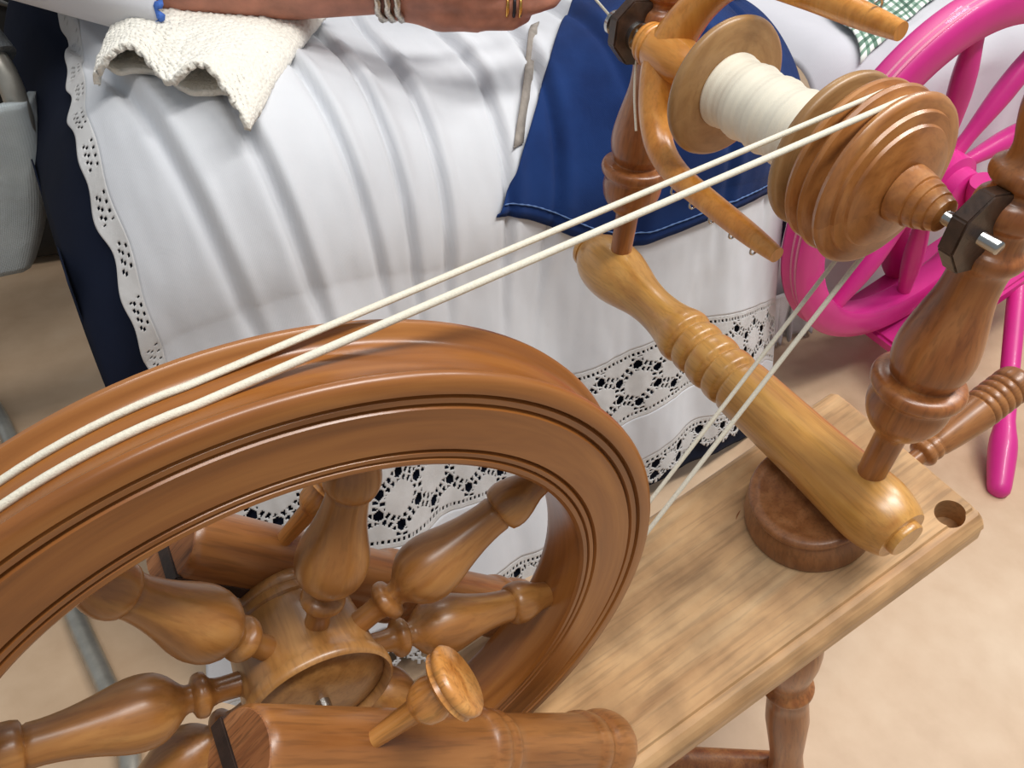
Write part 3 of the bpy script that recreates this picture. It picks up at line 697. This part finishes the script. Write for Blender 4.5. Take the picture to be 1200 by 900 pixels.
# ================================================================== neighbour's pink wheel
M['pink'] = plain('hot_pink_paint', (208, 40, 136), .42, var=.05, scale=12, coat=.2)
M['pinkcord'] = plain('pale_pink_cord', (232, 150, 178), .8, var=.08, scale=700)
pk = empty('painted_spinning_wheel', (.70, .45, 0)); WM[pk] = pk.matrix_world.copy()
tag(pk, 'hot pink painted spinning wheel standing in front of the pale skirt', 'spinning wheel')
PC = V((.583, .4772, .417)); PB = basis(PC, (0, 1, 0)); PR, PRI, PWd = .287, .236, .046
prim = [(.004, PRI), (.001, PRI + .004), (.0, PRI + .02), (.0, PR - .014), (.003, PR - .003), (.008, PR), (.012, PR - .004), (.016, PR - .008), (.022, PR - .004), (.026, PR - .009), (.034, PR - .004), (.038, PR), (.043, PR - .002), (PWd, PR - .012), (PWd, PRI + .004), (PWd - .004, PRI)]
pw_ = link('drive_wheel', lathe_mesh('pink_rim', prim, 128, closed=True, smooth=.8), M['pink'], pk, PB)
link('hub', lathe_mesh('pink_hub', [(-.035, 0), (-.035, .026), (-.03, .034), (-.012, .036), (-.008, .048), (.03, .050), (.052, .048), (.056, .036), (.075, .034), (.08, 0)], 40), M['pink'], pw_, PB)
psp = lathe_mesh('pink_spoke', [(.0, .012), (.03, .011), (.06, .0135), (.10, .0165), (.14, .016), (.175, .0125), (.20, .011)], 20, soft=2)
for k in range(8):
    a = math.radians(14 + 45 * k); d = V((math.cos(a), 0, math.sin(a)))
    link('spoke', psp, M['pink'], pw_, basis(PC + V((0, .023, 0)) + d * .042, d))
for z_, r_ in ((.016, PR - .0065), (.026, PR - .0075)):
    link('drive_band', tube_mesh('pink_band', [PB @ V((r_ * math.cos(2 * PI * i / 120), r_ * math.sin(2 * PI * i / 120), z_)) for i in range(120)], .0024, 6, closed=True), M['pinkcord'], pk)
# sloping table, posts, legs of the pink wheel
PT = Matrix.Translation((.78, .50, .165)) @ Matrix.Rotation(-.36, 4, 'Y')
link('table', box_mesh('pink_table', .62, .17, .03, .006), M['pink'], pk, PT @ Matrix.Translation((.12, 0, 0)))
for y in (.425, .575):
    A = PT @ V((-.06, y - .50, .01)); Bq = V((.575, y, .452)); d = Bq - A; L = d.length
    link('wheel_post', lathe_mesh('pink_post', [(0, .016), (.03, .024), (.06, .018), (L * .4, .024), (L * .6, .017), (L * .68, .023), (L * .74, .017), (L - .02, .021), (L, .018)], 24, soft=2), M['pink'], pk, basis(A, d))
def pleg(A, Bq):
    d = Bq - A; L = d.length
    link('leg', lathe_mesh('pink_leg', [(0, .013), (.05, .016), (L * .45, .0155), (L * .68, .0155), (L * .76, .021), (L * .82, .022), (L - .03, .019), (L - .01, .0165), (L - .002, .008), (L, 0)], 24, soft=2), M['pink'], pk, basis(A, d))
pleg(PT @ V((.10, -.06, -.01)), V((.585, .165, .0)) if False else V((.590, .172, .002)))
pleg(PT @ V((.34, .05, -.01)), V((1.15, .575, .0)))
pleg(PT @ V((-.12, .05, -.01)), V((.79, .575, .0)))
mm2 = [(0, .012), (.05, .02), (.08, .026), (.11, .018), (.16, .024), (.22, .015), (.26, .02), (.29, .012), (.30, 0)]
link('maiden', lathe_mesh('pink_maiden', mm2, 24, soft=2), M['pink'], pk, basis(PT @ V((.36, -.05, .01)), (0, 0, 1)))
link('maiden', lathe_mesh('pink_maiden', mm2, 24, soft=2), M['pink'], pk, basis(PT @ V((.36, .06, .01)), (0, 0, 1)))

pa, pb_ = PT @ V((.36, -.11, .045)), PT @ V((.36, .09, .045))
link('mother_of_all', lathe_mesh('pink_mother_of_all', [(0, .008), (.01, .018), (.05, .020), (.07, .015), (.10, .020), (.13, .015), (.15, .020), (.19, .018), (.20, .008)], 24, soft=2), M['pink'], pk, basis(pa, pb_ - pa))
# ================================================================== neighbour
p2 = empty('person', (1.02, .98, 0)); WM[p2] = p2.matrix_world.copy()
tag(p2, 'seated person in pale grey-white skirt and apron behind the pink wheel', 'person')
def skirt2(u, v):
    x = .515 + 1.02 * u; e = max(0, 1 - u / .10); e2 = max(0, 1 - (1 - u) / .10)
    s = v * 1.22; zt = .555 - .05 * e * e - .05 * e2 * e2 + .012 * math.cos(9 * (x - 1.0)); fy = .665 + .04 * e + .04 * e2; r = .08
    l1 = 1.18 - fy - r
    if s < l1: p = V((x, 1.18 - s, zt)); n = V((0, 0, 1)); h = .35
    elif s < l1 + r * PI / 2: a = (s - l1) / r; p = V((x, fy + r - r * math.sin(a), zt - r + r * math.cos(a))); n = V((0, -math.sin(a), math.cos(a))); h = .5
    else:
        q = s - l1 - r * PI / 2; p = V((x, fy - .02 * q, max(zt - r - q, .03))); n = V((0, -1, 0)); h = .6 + q
    d = .010 * h * (math.sin(26 * x + 1.4 * math.sin(3 * s)) + .5 * math.sin(49 * x - 2 * s)) + .004 * noise.noise(V((x * 8, s * 5, 5)))
    return p + n * d
k2 = link('skirt', grid_mesh('skirt_neighbour', 150, 110, skirt2, uvs=(1, 1.2)), M['skirt2'], p2); solid(k2, .0015)
bm = bmesh.new(); QX = 1.02
chain(bm, [(QX, 1.12, .52, .13), (QX, 1.16, .70, .13), (QX, 1.17, .92, .135), (QX, 1.18, 1.03, .11), (QX, 1.17, 1.12, .055), (QX, 1.13, 1.22, .07), (QX, 1.12, 1.28, .088)])
for s in (-1, 1):
    chain(bm, [(QX + s * .09, 1.10, .47, .075), (QX + s * .16, .79, .455, .065), (QX + s * .16, .74, .40, .055), (QX + s * .17, .76, .09, .04)])
    chain(bm, [(QX, 1.17, 1.04, .07), (QX + s * .18, 1.17, 1.03, .055), (QX + s * .27, 1.12, .82, .045), (QX + s * .22, .98, .72, .04), (QX + s * .10, .84, .73, .027)])
hand(bm, (QX - .10, .84, .73), (.75, -.5, .1), (0, 0, 1), -1, ((.4, .7, .5),) * 4)
hand(bm, (QX + .10, .84, .73), (-.75, -.5, .1), (0, 0, 1), 1, ((.4, .7, .5),) * 4)
link('body', fuse(bm, 'body_neighbour', .006, 4), M['skin'], p2)
bm = bmesh.new()
chain(bm, [(QX, 1.12, .60, .14), (QX, 1.16, .70, .142), (QX, 1.17, .92, .148), (QX, 1.18, 1.03, .122), (QX, 1.17, 1.07, .07)], 24)
for s in (-1, 1): chain(bm, [(QX, 1.17, 1.04, .083), (QX + s * .18, 1.17, 1.03, .068), (QX + s * .27, 1.12, .82, .058), (QX + s * .225, .99, .725, .052)], 24)
link('blouse', fuse(bm, 'blouse_neighbour', .01, 4), M['blouse'], p2)
bm = bmesh.new(); chain(bm, [(QX, 1.15, 1.29, .096), (QX, 1.18, 1.22, .085)]); link('hair', fuse(bm, 'hair_neighbour', .012, 3), M['hair'], p2)
M['shoe'] = plain('black_shoe_leather', (22, 20, 20), .4, var=.2)
for s in (-1, 1):
    bm = bmesh.new(); chain(bm, [(QX + s * .16 - .02, .77, .042, .040), (QX + s * .16 - .02, .70, .036, .036), (QX + s * .16 - .02, .645, .030, .030)])
    link('shoe', fuse(bm, 'shoe', .006, 3), M['shoe'], p2)
def frill(u, v):
    a = u * 2 * PI * 5; return V((.50 + .13 * u + .01 * math.sin(a * .7), .655 - .012 * math.sin(a) * (1 - v) - .02 * (1 - v), .012 + .10 * v + .006 * math.sin(a * 2) * (1 - v)))
fr_ = link('petticoat_frill', grid_mesh('petticoat_frill', 60, 14, frill), M['lace'], p2); solid(fr_, .002)
# checked cloth on the neighbour's lap
def plaid_mat():
    t = NT('green_white_check'); tc = t.n('ShaderNodeTexCoord'); sx = t.n('ShaderNodeSeparateXYZ'); t.l(tc.outputs['UV'], sx.inputs[0]); res = []
    for i in (0, 1):
        m = t.n('ShaderNodeMath', operation='MULTIPLY'); t.l(sx.outputs[i], m.inputs[0]); m.inputs[1].default_value = 5.5
        fr = t.n('ShaderNodeMath', operation='FRACT'); t.l(m.outputs[0], fr.inputs[0])
        r = t.n('ShaderNodeValToRGB'); r.color_ramp.interpolation = 'CONSTANT'; e = r.color_ramp.elements
        for q in range(4): e.new(.5)
        for q, (p, c) in enumerate(((0, 1), (.22, .30), (.34, .85), (.5, .16), (.66, .85), (.82, .42))): e[q].position = p; e[q].color = (c, c, c, 1)
        t.l(fr.outputs[0], r.inputs[0]); res.append(r.outputs[0])
    mu = t.n('ShaderNodeMath', operation='MULTIPLY'); t.l(res[0], mu.inputs[0]); t.l(res[1], mu.inputs[1])
    t.l(t.ramp(mu.outputs[0], [(0.0, lin((44, 78, 62))), (.35, lin((132, 164, 146))), (.9, lin((228, 232, 226)))]), t.b.inputs['Base Color']); t.b.inputs['Roughness'].default_value = .9
    return t.m
c0 = V((.578, .690)); c1 = V((.96, .84)); c3 = V((.70, .98))
def plaid(u, v):
    q = c0 + (c1 - c0) * u + (c3 - c0) * v
    uu = (q.x - .515) / 1.02; fy = .635; l1 = 1.18 - fy - .08; s = 1.18 - q.y
    p = skirt2(min(max(uu, 0), 1), s / 1.22); return p + V((0, -.002, .012 + .003 * noise.noise(V((u * 6, v * 6, 2)))))
pc = link('checked_cloth', grid_mesh('checked_cloth', 40, 40, plaid), plaid_mat())
tag(pc, 'green and white checked cloth lying on the pale skirt lap', 'cloth'); solid(pc, .002)
# fleece on the spinner's knee
M['fleece'] = plain('white_fleece', (236, 234, 230), .95, var=.06, scale=80, bump=.8, bscale=220, bdist=.004, sheen=.5)
bm = bmesh.new(); bmesh.ops.create_icosphere(bm, subdivisions=5, radius=1)
for v in bm.verts:
    q = v.co.copy(); k = 1 + .16 * noise.noise(q * 2.2) + .06 * noise.noise(q * 7) + .03 * noise.noise(q * 17)
    v.co = V((q.x * .075, q.y * .085, q.z * .04)) * k
tag(link('wool_fleece', finish(bm, 'wool_fleece', 3), M['fleece'], None, Matrix.Translation((.245, .745, .712))), 'fluffy white wool fleece lying on the denim cloth', 'wool')

# ================================================================== chair, bags
M['gfab'] = woven('grey_chair_fabric', (186, 194, 196), (160, 168, 172), freq=120, rough=.9, bump=.8, scale=20)
M['tube'] = plain('brushed_steel_tube', (176, 172, 162), .38, metal=.7, var=.08)
M['foam'] = plain('grey_foam_sleeve', (112, 116, 118), .95, var=.1, scale=200, bump=.9, bscale=350, bdist=.002)
ch = empty('chair', (-.80, .85, 0)); WM[ch] = ch.matrix_world.copy()
tag(ch, 'tubular steel chair with grey fabric and padded arm beside the navy skirt', 'chair')
arm = spline([(-.70, 1.05, .71), (-.640, .92, .672), (-.612, .865, .635), (-.606, .845, .59), (-.615, .85, .54), (-.66, .87, .46), (-.76, .90, .36), (-.92, .93, .20), (-.93, 1.05, .03), (-.86, 1.16, .014), (-.795, 1.06, .014), (-.745, .63, .014), (-.715, .40, .014), (-.76, .34, .014), (-.95, .34, .014), (-1.12, .36, .014)], 8)
link('tube_frame', tube_mesh('tube_frame', arm, .0125, 14), M['tube'], ch)
link('cross_tube', tube_mesh('cross_tube', spline([(-.612, .87, .53), (-.585, 1.0, .50), (-.60, 1.15, .47)], 6), .011, 12), M['tube'], ch)
link('arm_pad', tube_mesh('arm_pad', spline([(-.609, .862, .632), (-.625, .895, .660), (-.66, .97, .69), (-.70, 1.1, .72)], 6), .021, 16), M['foam'], ch)
def seat(u, v):
    xr = -.588 - .055 * v ** 2.2 ; x = xr - .45 * u
    z = .586 - .205 * v + .012 * math.sin(PI * min(u * 8, 1)) * (1 - v); y = .825 + .03 * v
    y += .055 * max(0, 1 - u / .05) ** 2
    return V((x, y, z))
st = link('fabric_panel', grid_mesh('fabric_panel', 60, 30, seat, uvs=(.5, .3)), M['gfab'], ch); solid(st, .008)
M['bag'] = plain('black_bag_nylon', (14, 14, 15), .7, var=.2, scale=40, bump=.2, bscale=60, bdist=.004)
M['zip'] = plain('grey_zip', (92, 92, 90), .4, metal=.5, var=.2)
def bag(name, loc, sx, sy, sz, rz, label):
    r = empty(name, loc, rz); WM[r] = r.matrix_world.copy(); tag(r, label, 'bag')
    bm = bmesh.new(); bmesh.ops.create_cube(bm, size=1)
    bmesh.ops.subdivide_edges(bm, edges=bm.edges[:], cuts=10, use_grid_fill=True)
    for v in bm.verts:
        q = v.co * 2; k = (abs(q.x) ** 6 + abs(q.y) ** 6 + abs(q.z) ** 6) ** (1 / 6); q /= k
        n_ = .05 * noise.noise(q * 1.6 + V(loc)); v.co = V((q.x * sx / 2 * (1 + n_), q.y * sy / 2 * (1 + n_), (q.z + 1) * sz / 2))
    link('bag_body', finish(bm, name, 3), M['bag'], r, WM[r])
    z = [(sx * .42 * math.cos(a), -sy * .5 - .004 + .03 * abs(math.cos(a)) ** 4, sz * (.55 + .36 * math.sin(a))) for a in [PI * i / 40 for i in range(41)]]
    link('zip', tube_mesh('zip', z, [.003 + .003 * (i % 2) for i in range(41)], 6), M['zip'], r, WM[r])
    hd = spline([(-sx * .2, 0, sz * .97), (-sx * .18, 0, sz * 1.15), (sx * .18, 0, sz * 1.15), (sx * .2, 0, sz * .97)], 6)
    link('handle', tube_mesh('bag_handle', hd, .012, 8), M['bag'], r, WM[r])
bag('travel_bag', (-.70, 1.66, 0), .62, .40, .60, -.15, 'large black nylon bag standing on the floor behind the chair')
bag('tote_bag', (.40, 1.42, 0), .42, .30, .58, .2, 'black nylon bag standing on the floor between the two seated people')
